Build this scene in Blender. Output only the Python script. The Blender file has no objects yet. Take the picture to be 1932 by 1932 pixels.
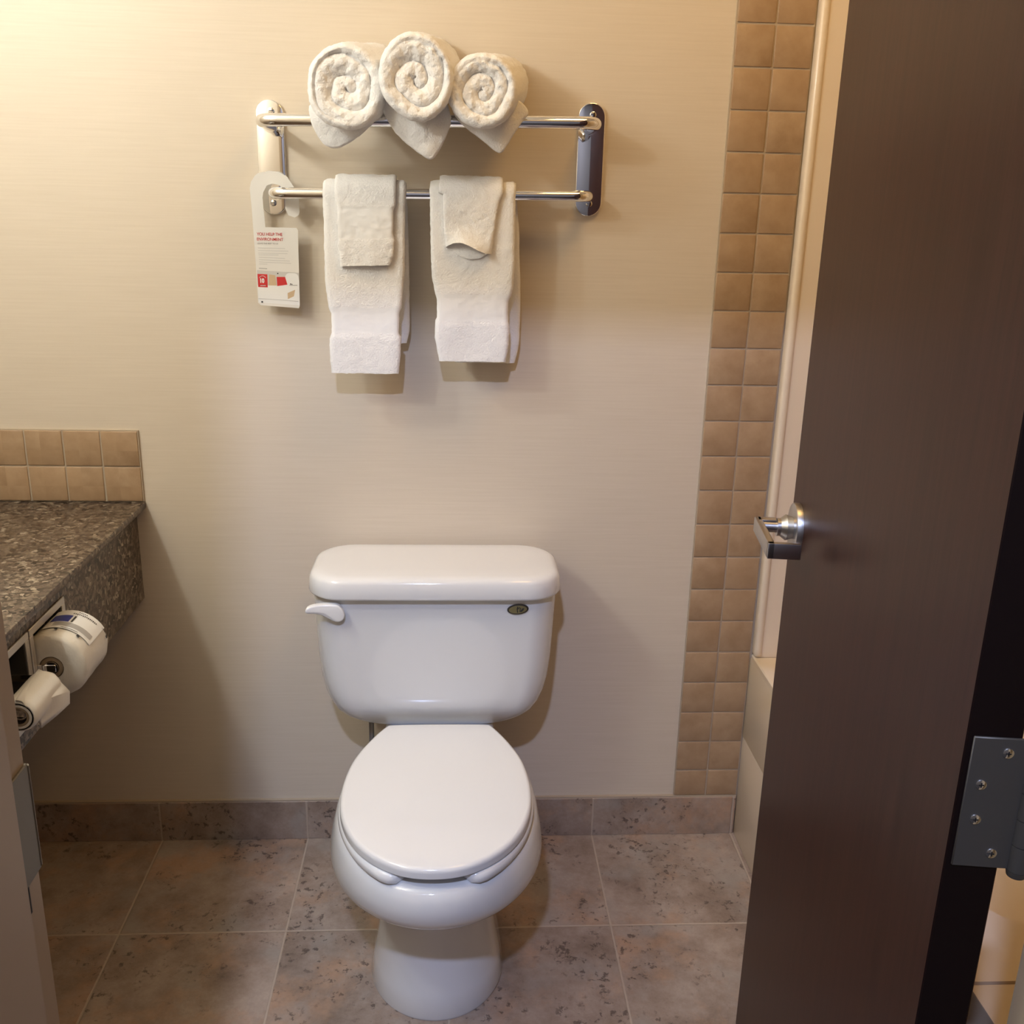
import bpy, bmesh, math, random
from mathutils import Vector, Matrix, noise
random.seed(7)
S = bpy.context.scene
COL = S.collection
PI = math.pi

# ------------------------------------------------------------------ camera
CAMP = Vector((-0.595, -2.0175, 1.4278))
pitch, yaw, roll = 0.2992, 0.0593, 0.0234
F = Vector((math.sin(yaw)*math.cos(pitch), math.cos(yaw)*math.cos(pitch), -math.sin(pitch)))
R = Vector((math.cos(yaw), -math.sin(yaw), 0))
U = R.cross(F)
R2 = R*math.cos(roll) + U*math.sin(roll)
U2 = -R*math.sin(roll) + U*math.cos(roll)
cd = bpy.data.cameras.new('camera')
cd.sensor_width = 36
cd.lens = 1858.88/1932*36
cd.clip_start = 0.02
cam = bpy.data.objects.new('camera', cd)
m = Matrix((R2, U2, -F)).transposed().to_4x4()
m.translation = CAMP
cam.matrix_world = m
COL.objects.link(cam)
S.camera = cam
# ------------------------------------------------------------------ world, lights, exposure
w = bpy.data.worlds.new('world'); S.world = w; w.use_nodes = True
w.node_tree.nodes['Background'].inputs[0].default_value = (0.8, 0.85, 1, 1)
w.node_tree.nodes['Background'].inputs[1].default_value = 0.0
VS = S.view_settings
VS.view_transform = 'Standard'; VS.look = 'None'; VS.gamma = 1; VS.use_curve_mapping = False
VS.exposure = 0.0
def light(name, typ, loc, power, col, size=0.1, rot=(0, 0, 0), sy=None):
    l = bpy.data.lights.new(name, typ); l.energy = power; l.color = col
    if typ == 'AREA':
        l.size = size
        if sy: l.shape = 'RECTANGLE'; l.size_y = sy
    else: l.shadow_soft_size = size
    o = bpy.data.objects.new(name, l); o.location = loc; o.rotation_euler = rot; COL.objects.link(o); return o
VANITY = (.90, .955, .95)
for yy, pw in ((-.34, .7), (-.78, 11.6), (-1.20, 14.4)):                        # vanity bulbs over the mirror wall
    light('vanity_light', 'POINT', (-1.62, yy, 2.05), pw, VANITY, .05)
light('bath_ceiling_light', 'AREA', (-.12, -.72, 2.43), 6.0, (1, .57, .16), .4)
light('entry_ceiling_light', 'AREA', (-.79, -2.42, 2.55), 47, (.55, .65, 1), .09)
# ------------------------------------------------------------------ materials
def nt(name):
    mt = bpy.data.materials.new(name); mt.use_nodes = True
    n = mt.node_tree; b = n.nodes['Principled BSDF']
    return mt, n, b
def mat(name, col, rough=.5, metal=0, coat=0, spec=None, bump=None, var=None, sheen=0, emis=None, sss=0, aniso=0):
    mt, n, b = nt(name)
    b.inputs['Base Color'].default_value = (*col, 1); b.inputs['Roughness'].default_value = rough
    b.inputs['Metallic'].default_value = metal; b.inputs['Coat Weight'].default_value = coat
    b.inputs['Coat Roughness'].default_value = .06
    if spec is not None: b.inputs['Specular IOR Level'].default_value = spec
    if sheen: b.inputs['Sheen Weight'].default_value = sheen
    L = n.links.new
    tc = n.nodes.new('ShaderNodeTexCoord')
    if bump:
        sc, st, dist = bump
        t = n.nodes.new('ShaderNodeTexNoise'); t.inputs['Scale'].default_value = sc; t.inputs['Detail'].default_value = 5
        L(tc.outputs['Object'], t.inputs['Vector'])
        bp = n.nodes.new('ShaderNodeBump'); bp.inputs['Strength'].default_value = st; bp.inputs['Distance'].default_value = dist
        L(t.outputs['Fac'], bp.inputs['Height']); L(bp.outputs['Normal'], b.inputs['Normal'])
    if var:
        sc, c2 = var
        t = n.nodes.new('ShaderNodeTexNoise'); t.inputs['Scale'].default_value = sc; t.inputs['Detail'].default_value = 6
        L(tc.outputs['Object'], t.inputs['Vector'])
        r = n.nodes.new('ShaderNodeValToRGB'); r.color_ramp.elements[0].position = .35; r.color_ramp.elements[1].position = .65
        r.color_ramp.elements[0].color = (*col, 1); r.color_ramp.elements[1].color = (*c2, 1)
        L(t.outputs['Fac'], r.inputs['Fac']); L(r.outputs['Color'], b.inputs['Base Color'])
    return mt
def N(n, t, **k):
    x = n.nodes.new(t)
    for a, v in k.items():
        if hasattr(x, a): setattr(x, a, v)
        else: x.inputs[a.replace('_', ' ')].default_value = v
    return x
def mapping(n, sc=(1, 1, 1), loc=(0, 0, 0), rot=(0, 0, 0)):
    tc = n.nodes.new('ShaderNodeTexCoord'); mp = n.nodes.new('ShaderNodeMapping')
    mp.inputs['Scale'].default_value = sc; mp.inputs['Location'].default_value = loc; mp.inputs['Rotation'].default_value = rot
    n.links.new(tc.outputs['Object'], mp.inputs['Vector']); return mp.outputs['Vector']
def math_(n, op, a, b=None, c=None):
    x = n.nodes.new('ShaderNodeMath'); x.operation = op
    for i, v in enumerate((a, b, c)):
        if v is None: continue
        if isinstance(v, (int, float)): x.inputs[i].default_value = v
        else: n.links.new(v, x.inputs[i])
    return x.outputs[0]
def mix(n, f, a, b, typ='MIX'):
    x = n.nodes.new('ShaderNodeMix'); x.data_type = 'RGBA'; x.blend_type = typ
    for i, v in ((0, f), (6, a), (7, b)):
        if isinstance(v, (int, float)): x.inputs[i].default_value = v
        elif isinstance(v, tuple): x.inputs[i].default_value = (*v, 1)
        else: n.links.new(v, x.inputs[i])
    return x.outputs[2]
def ramp(n, f, stops):
    r = n.nodes.new('ShaderNodeValToRGB'); e = r.color_ramp.elements
    while len(e) < len(stops): e.new(.5)
    for i, (p, c) in enumerate(stops):
        e[i].position = p; e[i].color = (*c, 1) if isinstance(c, tuple) else (c, c, c, 1)
    n.links.new(f, r.inputs['Fac']); return r.outputs['Color']
def noise_(n, vec, sc, det=4, rough=.5):
    t = n.nodes.new('ShaderNodeTexNoise'); t.inputs['Scale'].default_value = sc; t.inputs['Detail'].default_value = det
    t.inputs['Roughness'].default_value = rough; n.links.new(vec, t.inputs['Vector']); return t.outputs['Fac']

def wallpaper():
    mt, n, b = nt('wallpaper'); b.inputs['Roughness'].default_value = .55
    v = mapping(n, (6, 6, 260)); v2 = mapping(n, (260, 260, 12)); v3 = mapping(n)
    a = noise_(n, v, 1, 4, .6); c = noise_(n, v2, 1, 3); g = noise_(n, v3, 3, 3)
    h = math_(n, 'ADD', a, math_(n, 'MULTIPLY', c, .35))
    col = ramp(n, a, [(.3, (.67, .58, .462)), (.7, (.71, .62, .502))])
    n.links.new(col, b.inputs['Base Color'])
    bp = N(n, 'ShaderNodeBump', Strength=.15, Distance=.0008); n.links.new(h, bp.inputs['Height'])
    n.links.new(bp.outputs['Normal'], b.inputs['Normal']); return mt
def floor_tile(x0, y0, q, vertical=False, name='floor_tile'):
    mt, n, b = nt(name)
    tc = n.nodes.new('ShaderNodeTexCoord'); sp = n.nodes.new('ShaderNodeSeparateXYZ'); n.links.new(tc.outputs['Object'], sp.inputs[0])
    u = math_(n, 'DIVIDE', math_(n, 'SUBTRACT', sp.outputs[0], x0), q)
    if vertical: vv = math_(n, 'ADD', math_(n, 'MULTIPLY', sp.outputs[0], 0), 7.5)
    else: vv = math_(n, 'DIVIDE', math_(n, 'SUBTRACT', sp.outputs[1], y0), q)
    fu = math_(n, 'FLOOR', u); fv = math_(n, 'FLOOR', vv)
    du = math_(n, 'ABSOLUTE', math_(n, 'SUBTRACT', math_(n, 'FRACT', u), .5))
    dv = math_(n, 'ABSOLUTE', math_(n, 'SUBTRACT', math_(n, 'FRACT', vv), .5))
    d = math_(n, 'MAXIMUM', du, dv) if not vertical else du
    wig = noise_(n, tc.outputs['Object'], 60, 2)
    d = math_(n, 'ADD', d, math_(n, 'MULTIPLY', math_(n, 'SUBTRACT', wig, .5), .006))
    g = ramp(n, d, [(.4915, 0.0), (.4955, 1.0)])
    cmb = n.nodes.new('ShaderNodeCombineXYZ'); n.links.new(fu, cmb.inputs[0]); n.links.new(fv, cmb.inputs[1])
    wn = n.nodes.new('ShaderNodeTexWhiteNoise'); wn.noise_dimensions = '3D'; n.links.new(cmb.outputs[0], wn.inputs['Vector'])
    off = n.nodes.new('ShaderNodeVectorMath'); off.operation = 'MULTIPLY_ADD'
    n.links.new(wn.outputs['Color'], off.inputs[0]); off.inputs[1].default_value = (9, 9, 9); n.links.new(tc.outputs['Object'], off.inputs[2])
    V = off.outputs[0]
    base = ramp(n, noise_(n, V, 7, 8, .74), [(.30, (.20, .145, .105)), (.46, (.33, .25, .195)), (.60, (.43, .345, .28)), (.74, (.52, .42, .34))])
    warm = ramp(n, noise_(n, V, 5.3, 7, .68), [(.50, 0.0), (.64, .55)])
    base = mix(n, warm, base, (.56, .33, .19))
    grey = ramp(n, noise_(n, V, 9.1, 3, .5), [(.55, 0.0), (.72, .6)])
    base = mix(n, grey, base, (.38, .35, .31))
    fl = noise_(n, V, 68, 5, .66); area = noise_(n, V, 8, 4, .6)
    flk = math_(n, 'MULTIPLY', ramp(n, fl, [(.56, 0.0), (.62, 1.0)]), ramp(n, area, [(.47, 0.0), (.57, 1.0)]))
    base = mix(n, math_(n, 'MULTIPLY', flk, .68), base, (.05, .03, .026))
    fine = noise_(n, V, 160, 2); base = mix(n, math_(n, 'MULTIPLY', fine, .25), base, (.19, .14, .11), 'MIX')
    col = mix(n, g, base, (.47, .38, .30))
    n.links.new(col, b.inputs['Base Color'])
    hh = math_(n, 'SUBTRACT', math_(n, 'MULTIPLY', noise_(n, V, 22, 5), .6), math_(n, 'MULTIPLY', flk, .4))
    hh = math_(n, 'SUBTRACT', hh, math_(n, 'MULTIPLY', g, .8))
    bp = N(n, 'ShaderNodeBump', Strength=.55, Distance=.0022); n.links.new(hh, bp.inputs['Height'])
    n.links.new(bp.outputs['Normal'], b.inputs['Normal'])
    b.inputs['Roughness'].default_value = .42; b.inputs['Specular IOR Level'].default_value = .35
    return mt
def wall_tile():
    mt, n, b = nt('wall_tile')
    tc = n.nodes.new('ShaderNodeTexCoord'); sp = n.nodes.new('ShaderNodeSeparateXYZ'); n.links.new(tc.outputs['Object'], sp.inputs[0])
    cmb = n.nodes.new('ShaderNodeCombineXYZ')
    n.links.new(math_(n, 'FLOOR', math_(n, 'DIVIDE', sp.outputs[0], .076)), cmb.inputs[0])
    n.links.new(math_(n, 'FLOOR', math_(n, 'DIVIDE', math_(n, 'SUBTRACT', sp.outputs[2], .1729), .076)), cmb.inputs[2])
    wn = n.nodes.new('ShaderNodeTexWhiteNoise'); n.links.new(cmb.outputs[0], wn.inputs['Vector'])
    off = n.nodes.new('ShaderNodeVectorMath'); off.operation = 'MULTIPLY_ADD'
    n.links.new(wn.outputs['Color'], off.inputs[0]); off.inputs[1].default_value = (5, 5, 5); n.links.new(tc.outputs['Object'], off.inputs[2])
    V = off.outputs[0]
    col = ramp(n, noise_(n, V, 22, 5, .6), [(.3, (.335, .215, .12)), (.5, (.40, .27, .16)), (.72, (.46, .325, .20))])
    t2 = math_(n, 'MULTIPLY', wn.outputs['Value'], .35)
    col = mix(n, t2, col, (.44, .29, .165))
    n.links.new(col, b.inputs['Base Color']); b.inputs['Roughness'].default_value = .42
    bp = N(n, 'ShaderNodeBump', Strength=.4, Distance=.0012); n.links.new(noise_(n, V, 45, 4), bp.inputs['Height'])
    n.links.new(bp.outputs['Normal'], b.inputs['Normal']); return mt
def granite():
    mt, n, b = nt('granite')
    V = mapping(n)
    v1 = N(n, 'ShaderNodeTexVoronoi', Scale=135.); n.links.new(V, v1.inputs['Vector'])
    dis = n.nodes.new('ShaderNodeTexNoise'); dis.inputs['Scale'].default_value = 60; n.links.new(V, dis.inputs['Vector'])
    ad = n.nodes.new('ShaderNodeVectorMath'); ad.operation = 'MULTIPLY_ADD'; n.links.new(dis.outputs['Color'], ad.inputs[0]); ad.inputs[1].default_value = (.02, .02, .02)
    n.links.new(V, ad.inputs[2]); n.links.new(ad.outputs[0], v1.inputs['Vector'])
    sp = n.nodes.new('ShaderNodeSeparateColor'); n.links.new(v1.outputs['Color'], sp.inputs[0])
    c = ramp(n, sp.outputs[0], [(0, (.022, .015, .010)), (.22, (.060, .042, .029)), (.45, (.125, .090, .064)), (.7, (.19, .145, .105)), (.92, (.29, .235, .17)), (.98, (.45, .38, .29))])
    c = mix(n, ramp(n, noise_(n, V, 30, 4), [(.45, 0.0), (.65, .6)]), c, (.11, .080, .058))
    c = mix(n, ramp(n, noise_(n, V, 240, 2), [(.55, 0.0), (.75, .7)]), c, (.02, .017, .015))
    n.links.new(c, b.inputs['Base Color']); b.inputs['Roughness'].default_value = .28; return mt
def terry(name, sc, st, dist, col=(.86, .845, .82)):
    mt, n, b = nt(name); V = mapping(n)
    h = math_(n, 'ADD', noise_(n, V, sc, 3, .7), math_(n, 'MULTIPLY', noise_(n, V, sc*.25, 3), .8))
    bp = N(n, 'ShaderNodeBump', Strength=st, Distance=dist); n.links.new(h, bp.inputs['Height'])
    n.links.new(bp.outputs['Normal'], b.inputs['Normal']); b.inputs['Base Color'].default_value = (*col, 1)
    b.inputs['Roughness'].default_value = .95; b.inputs['Sheen Weight'].default_value = .25; b.inputs['Specular IOR Level'].default_value = .1
    return mt
def wood_dark():
    mt, n, b = nt('dark_laminate')
    V = mapping(n, (1, 1, .06)); c = ramp(n, noise_(n, V, 90, 5, .6), [(.35, (.028, .009, .005)), (.65, (.043, .015, .009))])
    n.links.new(c, b.inputs['Base Color']); b.inputs['Roughness'].default_value = .36; b.inputs['Specular IOR Level'].default_value = .18
    bp = N(n, 'ShaderNodeBump', Strength=.08, Distance=.0003); n.links.new(noise_(n, mapping(n, (1, 1, .08)), 300, 3), bp.inputs['Height'])
    n.links.new(bp.outputs['Normal'], b.inputs['Normal']); return mt
M = dict(
    wall=wallpaper(), ceil=mat('ceiling_paint', (.86, .83, .77), .8), floor=floor_tile(-1.2736, -.3195, .3354),
    base=floor_tile(-1.2736, 0, .3354, True, 'baseboard_tile'), tile=wall_tile(), grout=mat('grout', (.46, .375, .275), .85, bump=(300, .3, .0005)),
    granite=granite(), china=mat('vitreous_china', (.80, .80, .79), .07, coat=.5), plastic=mat('seat_plastic', (.84, .84, .825), .16, coat=.25),
    chrome=mat('chrome', (.92, .92, .92), .045, 1), steel=mat('brushed_steel', (.58, .57, .56), .34, 1, bump=(500, .05, .0002)),
    strike=mat('strike_metal', (.19, .175, .145), .45, .4), plate=mat('satin_plate', (.70, .67, .62), .38, .6), darksteel=mat('dull_steel', (.115, .105, .09), .5, .6), black=mat('dark_recess', (.012, .012, .012), .5),
    terry=terry('terry_cloth', 300, .8, .0018, (.90, .885, .87)), band=terry('woven_band', 900, .25, .0006, (.88, .87, .86)),
    paper=mat('card_paper', (.80, .765, .71), .45), red=mat('print_red', (.62, .03, .03), .5), redtext=mat('print_dark_red', (.62, .05, .045), .5), grey=mat('print_grey', (.42, .40, .38), .6),
    lgrey=mat('print_light_grey', (.60, .575, .54), .6), pwhite=mat('print_white', (.86, .85, .83), .5), ptan=mat('print_tan', (.62, .45, .28), .5), pdark=mat('print_black', (.03, .03, .03), .5),
    panel=mat('surround_acrylic', (.83, .71, .56), .28, coat=.2), frame=mat('frame_paint', (.40, .31, .21), .42), door=wood_dark(), dooredge=mat('door_edge_laminate', (.006, .002, .0022), .45, spec=.25),
    tissue=mat('tissue_paper', (.80, .77, .72), .95, bump=(300, .25, .0005)), wrap=mat('paper_wrapper', (.80, .755, .68), .3, coat=.25, bump=(70, .5, .002)),
    blue=mat('print_blue', (.05, .06, .30), .4), gold=mat('badge_gold', (.38, .33, .16), .35, .7), goldrim=mat('badge_rim', (.07, .06, .045), .4, .5), card=mat('cardboard_core', (.35, .27, .18), .9),
    corr=mat('corridor_paint', (.25, .21, .16), .8), carpet=mat('corridor_carpet', (.05, .04, .03), .95), hose=mat('braided_hose', (.35, .34, .32), .4, .6, bump=(900, .5, .001)),
)
# ------------------------------------------------------------------ helpers
def finish(bm, name, mats, root=None, smooth=True, ang=40):
    bmesh.ops.remove_doubles(bm, verts=bm.verts, dist=1e-6)
    bmesh.ops.recalc_face_normals(bm, faces=bm.faces)
    off = Vector((0, 0, 0))
    if root is not None:
        p = root
        while p is not None: off += Vector(p.location); p = p.parent
    if off.length: bmesh.ops.translate(bm, verts=bm.verts, vec=-off)
    me = bpy.data.meshes.new(name); bm.to_mesh(me); bm.free()
    if not isinstance(mats, (list, tuple)): mats = [mats]
    for x in mats: me.materials.append(x)
    if smooth:
        for p in me.polygons: p.use_smooth = True
        me.set_sharp_from_angle(angle=math.radians(ang))
    o = bpy.data.objects.new(name, me); COL.objects.link(o)
    if root is not None: o.parent = root
    return o
def struct(o): o['kind'] = 'structure'; return o
def thing(name, label, cat, loc, group=None):
    o = bpy.data.objects.new(name, None); COL.objects.link(o); o.location = loc; o.empty_display_size = .05
    o['label'] = label; o['category'] = cat
    if group: o['group'] = group
    return o
def tag(o, label, cat, group=None):
    o['label'] = label; o['category'] = cat
    if group: o['group'] = group
    return o
def B(): return bmesh.new()
def bx(bm, x0, x1, y0, y1, z0, z1, mi=0, bev=0, seg=2, fr=None):
    v = [Vector((x, y, z)) for x in (x0, x1) for y in (y0, y1) for z in (z0, z1)]
    if fr: v = [fr(p) for p in v]
    vs = [bm.verts.new(p) for p in v]
    fs = [bm.faces.new([vs[i] for i in q]) for q in ((0, 1, 3, 2), (4, 6, 7, 5), (0, 4, 5, 1), (2, 3, 7, 6), (0, 2, 6, 4), (1, 5, 7, 3))]
    for f in fs: f.material_index = mi
    if bev:
        ed = list({e for f in fs for e in f.edges})
        r = bmesh.ops.bevel(bm, geom=ed, offset=bev, segments=seg, affect='EDGES', profile=.5)
        for f in r['faces']: f.material_index = mi
def loft(bm, rings, cap0=True, cap1=True, mi=0, closed=True):
    V = [[bm.verts.new(p) for p in r] for r in rings]
    n = len(V[0])
    for a, b in zip(V[:-1], V[1:]):
        for i in range(n if closed else n-1):
            j = (i+1) % n
            f = bm.faces.new((a[i], a[j], b[j], b[i])); f.material_index = mi
    if cap0: bm.faces.new(V[0]).material_index = mi
    if cap1: bm.faces.new(V[-1]).material_index = mi
    return V
def tube(bm, pts, r, seg=20, caps=True, mi=0):
    pts = [Vector(p) for p in pts]; rings = []
    t = (pts[1]-pts[0]).normalized(); a = t.orthogonal().normalized()
    for i, p in enumerate(pts):
        t = ((pts[min(i+1, len(pts)-1)]-pts[max(i-1, 0)])).normalized()
        a = (a - t*a.dot(t)).normalized(); b = t.cross(a)
        rr = r[i] if isinstance(r, (list, tuple)) else r
        rings.append([p + (a*math.cos(2*PI*k/seg) + b*math.sin(2*PI*k/seg))*rr for k in range(seg)])
    loft(bm, rings, caps, caps, mi)
def cyl(bm, p0, p1, r0, r1=None, seg=32, mi=0, bev=0):
    p0, p1 = Vector(p0), Vector(p1); r1 = r0 if r1 is None else r1
    if bev:
        d = (p1-p0).normalized(); tube(bm, [p0, p1-d*bev, p1-d*bev*.3, p1], [r0, r1, r1-bev*.3, r1-bev], seg, True, mi)
    else: tube(bm, [p0, p1], [r0, r1], seg, True, mi)
def bend(pts, rad, seg=8):
    out = [Vector(pts[0])]
    for i in range(1, len(pts)-1):
        a, b, c = Vector(pts[i-1]), Vector(pts[i]), Vector(pts[i+1])
        u = (a-b).normalized(); v = (c-b).normalized(); p, q = b+u*rad, b+v*rad
        for k in range(seg+1):
            t = k/seg; out.append(p*(1-t)**2 + b*2*t*(1-t) + q*t*t)
    out.append(Vector(pts[-1])); return out
def chaikin(P, it=2, closed=True):
    P = [Vector(p) for p in P]
    for _ in range(it):
        Q = []
        for i in range(len(P) if closed else len(P)-1):
            a, b = P[i], P[(i+1) % len(P)]; Q += [a*.75+b*.25, a*.25+b*.75]
        P = ([P[0]]+Q+[P[-1]]) if not closed else Q
    return P
def slab(bm, pts2, f, t0, t1, mi=0, bev=0, steps=3, bulge=0, fill=0):
    """closed outline pts2 extruded from depth t0 to t1; f(x, y, t) maps to space; rounded front edge at t1"""
    n = len(pts2); cx = sum(p[0] for p in pts2)/n; cy = sum(p[1] for p in pts2)/n
    nrm = []
    area = sum(pts2[i][0]*pts2[(i+1) % n][1]-pts2[(i+1) % n][0]*pts2[i][1] for i in range(n)); sg = 1 if area > 0 else -1
    for i in range(n):
        a, b = Vector(pts2[i-1][:2]), Vector(pts2[(i+1) % n][:2]); d = (b-a).normalized(); nrm.append(Vector((d.y, -d.x))*sg)
    rings = [[f(p[0], p[1], t0) for p in pts2]]
    sgn = 1 if t1 > t0 else -1
    if bev:
        for k in range(steps+1):
            a = PI/2*k/steps; ins = bev*(1-math.cos(a)); tt = t1-sgn*bev*(1-math.sin(a))
            rings.append([f(p[0]-nn.x*ins, p[1]-nn.y*ins, tt) for p, nn in zip(pts2, nrm)])
    else: rings.append([f(p[0], p[1], t1) for p in pts2])
    last = [Vector((p[0]-nn.x*bev, p[1]-nn.y*bev)) for p, nn in zip(pts2, nrm)]
    if fill:
        for k in range(1, fill):
            s = 1-k/fill
            rings.append([f(cx+(p.x-cx)*s, cy+(p.y-cy)*s, t1+sgn*bulge*(1-s*s)) for p in last])
    loft(bm, rings, True, True, mi)
def se(cx, ymid, yb, yf, hw, n=64, pf=2.0, pb=2.6):
    out = []
    for k in range(n):
        a = 2*PI*k/n; c, s = math.cos(a), math.sin(a)
        p = pf if s > 0 else pb
        x = math.copysign(abs(c)**(2/p), c)*hw; d = abs(s)**(2/p)
        out.append((cx+x, ymid+(yf-ymid)*d if s > 0 else ymid+(yb-ymid)*d))
    return out
def rrect(x0, x1, y0, y1, r, seg=8):
    out = []
    for (cx, cy, a0) in ((x1-r, y1-r, 0), (x0+r, y1-r, 90), (x0+r, y0+r, 180), (x1-r, y0+r, 270)):
        for k in range(seg+1):
            a = math.radians(a0+90*k/seg); out.append((cx+r*math.cos(a), cy+r*math.sin(a)))
    return out
def xzmap(sign=1): return lambda x, y, t: Vector((x, t, y))
def disp(o, strength, size, typ='CLOUDS', depth=2):
    t = bpy.data.textures.new(o.name+'_tex', typ); t.noise_scale = size
    if typ == 'CLOUDS': t.noise_depth = depth
    d = o.modifiers.new('disp', 'DISPLACE'); d.texture = t; d.strength = strength; d.mid_level = .5; d.texture_coords = 'LOCAL'
# ------------------------------------------------------------------ room shell
XL, XR, YF, ZC = -1.82, .84, -1.345, 2.44
JL, JR, ZH = -.925, -.100, 2.07
b = B(); bx(b, XL-.1, XR+.1, 0, .1, 0, ZC); struct(finish(b, 'wall_back', M['wall'], smooth=False))
b = B(); bx(b, XL-.1, XL, YF-.2, 0, 0, ZC); struct(finish(b, 'wall_left', M['wall'], smooth=False))
b = B(); bx(b, XR, XR+.1, YF-.2, 0, 0, ZC); struct(finish(b, 'wall_right', M['panel'], smooth=False))
b = B()
bx(b, XL-.1, JL-.03, YF-.2, YF, 0, ZC); bx(b, JR+.03, XR+.1, YF-.2, YF, 0, ZC); bx(b, JL-.03, JR+.03, YF-.2, YF, ZH+.03, ZC)
struct(finish(b, 'wall_front', M['wall'], smooth=False))
b = B(); bx(b, XL-.1, XR+.1, YF-.2, .1, ZC, ZC+.08); struct(finish(b, 'ceiling', M['ceil'], smooth=False))
b = B(); bx(b, XL-.1, XR+.1, YF-.1, .1, -.06, 0); struct(finish(b, 'floor', M['floor'], smooth=False))
# entry corridor round the viewer
b = B(); bx(b, XL-.1, XR+.1, -3.2, YF-.1, -.06, -.002); struct(finish(b, 'floor_corridor', M['carpet'], smooth=False))
b = B(); bx(b, XL-.1, XR+.1, -3.3, -3.2, 0, 2.6); struct(finish(b, 'wall_corridor', M['corr'], smooth=False))
b = B(); bx(b, XL-.2, XL-.1, -3.3, YF-.2, 0, 2.6); struct(finish(b, 'wall_corridor_left', M['corr'], smooth=False))
b = B(); bx(b, XR+.1, XR+.2, -3.3, YF-.2, 0, 2.6); struct(finish(b, 'wall_corridor_right', M['corr'], smooth=False))
b = B(); bx(b, XL-.1, XR+.1, -3.3, YF-.2, 2.6, 2.66); struct(finish(b, 'ceiling_corridor', M['ceil'], smooth=False))
# baseboard of floor tile with mortar line
b = B(); bx(b, XL, .0745, -.009, 0, 0, .1005, 0, .001, 1); bx(b, XL, .0745, -.0075, 0, .1005, .1045, 1)
struct(finish(b, 'baseboard_back', [M['base'], M['grout']], smooth=False))
# tile band beside the tub
def tiles(name, xs, z0, zs, ytop=-.007, trimtop=False, edge=None):
    b = B(); p = .076
    bx(b, xs[0]-.0005, xs[-1]+(.0005 if edge is None else edge), ytop+.0022, 0, z0, zs[-1]+.0005, 1)
    zz = [z0]+[z for z in zs if z > z0+.01]
    for xa, xb in zip(xs[:-1], xs[1:]):
        for za, zb in zip(zz[:-1], zz[1:]):
            jx, jz = random.uniform(-.0004, .0004), random.uniform(-.0004, .0004)
            bx(b, xa+.0016+jx, xb-.0016+jx, ytop+random.uniform(-.0003, .0003), 0, za+.0016+jz, zb-.0016+jz, 0, .0014, 2)
    return struct(finish(b, name, [M['tile'], M['grout']], ang=50))
tiles('trim_1', [-.0757, 0, .0745], .1045, [.1729+.076*k for k in range(30)]+[ZC])
tiles('trim_2', [-1.2470-.076*k for k in range(7, -1, -1)], .824, [.8233+.076, .8233+.152])
# ------------------------------------------------------------------ bath tub and surround
tb = thing('bathtub', 'cream alcove bathtub with flat apron, behind the open brown door', 'bathtub', (.45, -.5, 0))
TX, TZ, TE = .076, .473, -1.0
b = B()
bx(b, TX+.001, TX+.03, TE, -.0005, 0, .262, 0, .0015); bx(b, TX, TX+.03, TE, -.0005, .261, TZ-.012, 0, .002)
finish(b, 'apron', M['panel'], tb)
b = B()
o = rrect(TX, XR, TE, -.001, .012, 4); i1 = rrect(TX+.09, XR-.08, TE+.10, -.09, .08, 8)
o = rrect(TX, XR, TE, -.001, .012, 8)
i2 = rrect(TX+.098, XR-.088, TE+.108, -.098, .08, 8); i3 = rrect(TX+.15, XR-.14, TE+.17, -.16, .08, 8)
loft(b, [[Vector((x, y, TZ-.014)) for x, y in o], [Vector((x, y, TZ-.003)) for x, y in o],
         [Vector((x+(.003 if x < .4 else -.003), y, TZ)) for x, y in o], [Vector((x, y, TZ)) for x, y in i1],
         [Vector((x, y, TZ-.01)) for x, y in i2], [Vector((x, y, .12)) for x, y in i3]], False, True)
finish(b, 'basin', M['panel'], tb)
b = B(); bx(b, TX, XR, YF+.001, TE-.004, 0, TZ, 0, .003); tag(finish(b, 'tub_end_ledge', M['panel']), 'cream ledge closing off the tub end nearest the doorway', 'ledge')
sr = thing('tub_surround', 'smooth cream wall panel with rounded edge above the tub', 'shower panel', (.45, -.02, TZ))
b = B(); bx(b, .085, XR-.001, -.028, -.001, TZ+.001, ZC-.2, 0); finish(b, 'panel', M['panel'], sr, smooth=False)
b = B(); bx(b, .0762, .0935, -.0325, -.001, TZ+.001, ZC-.2, 0, .0075, 4); finish(b, 'edge_bead', M['panel'], sr)
# ------------------------------------------------------------------ door frame (painted metal)
fr_ = B()
for sx, X in ((-1, JL), (1, JR)):
    out = X + sx*.035
    bx(fr_, min(X, out), max(X, out), YF-(.215 if sx > 0 else .40), YF+.012, 0, ZH, 0, .0015, 1)
    bx(fr_, min(X, X-sx*.018), max(X, X-sx*.018), YF-(.09 if sx > 0 else .4005), YF-.045, 0, ZH, 0, .0015, 1)
    Xa, Xb = sorted((X+sx*.004, X+sx*.055))
    bx(fr_, Xa, Xb, YF, YF+.0115, 0, ZH+.05); bx(fr_, Xa, Xb, YF-(.2145 if sx > 0 else .3995), YF-.2, 0, ZH+.05)
bx(fr_, JL, JR, YF-.215, YF+.012, ZH, ZH+.035, 0, .0015, 1)
df = struct(finish(fr_, 'trim_3', M['frame']))
sp_ = B()
bx(sp_, JL-.001, JL+.0022, YF-.042, YF+.0125, .918, 1.012, 0, .0008, 1)
tube(sp_, [(JL+.0006, YF+.0125, .920), (JL+.0006, YF+.0125, 1.010)], .0022, 12)
spo = finish(sp_, 'strike_plate', M['strike'], df); spo['label'] = 'satin metal strike plate'
sp_ = B()
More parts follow.
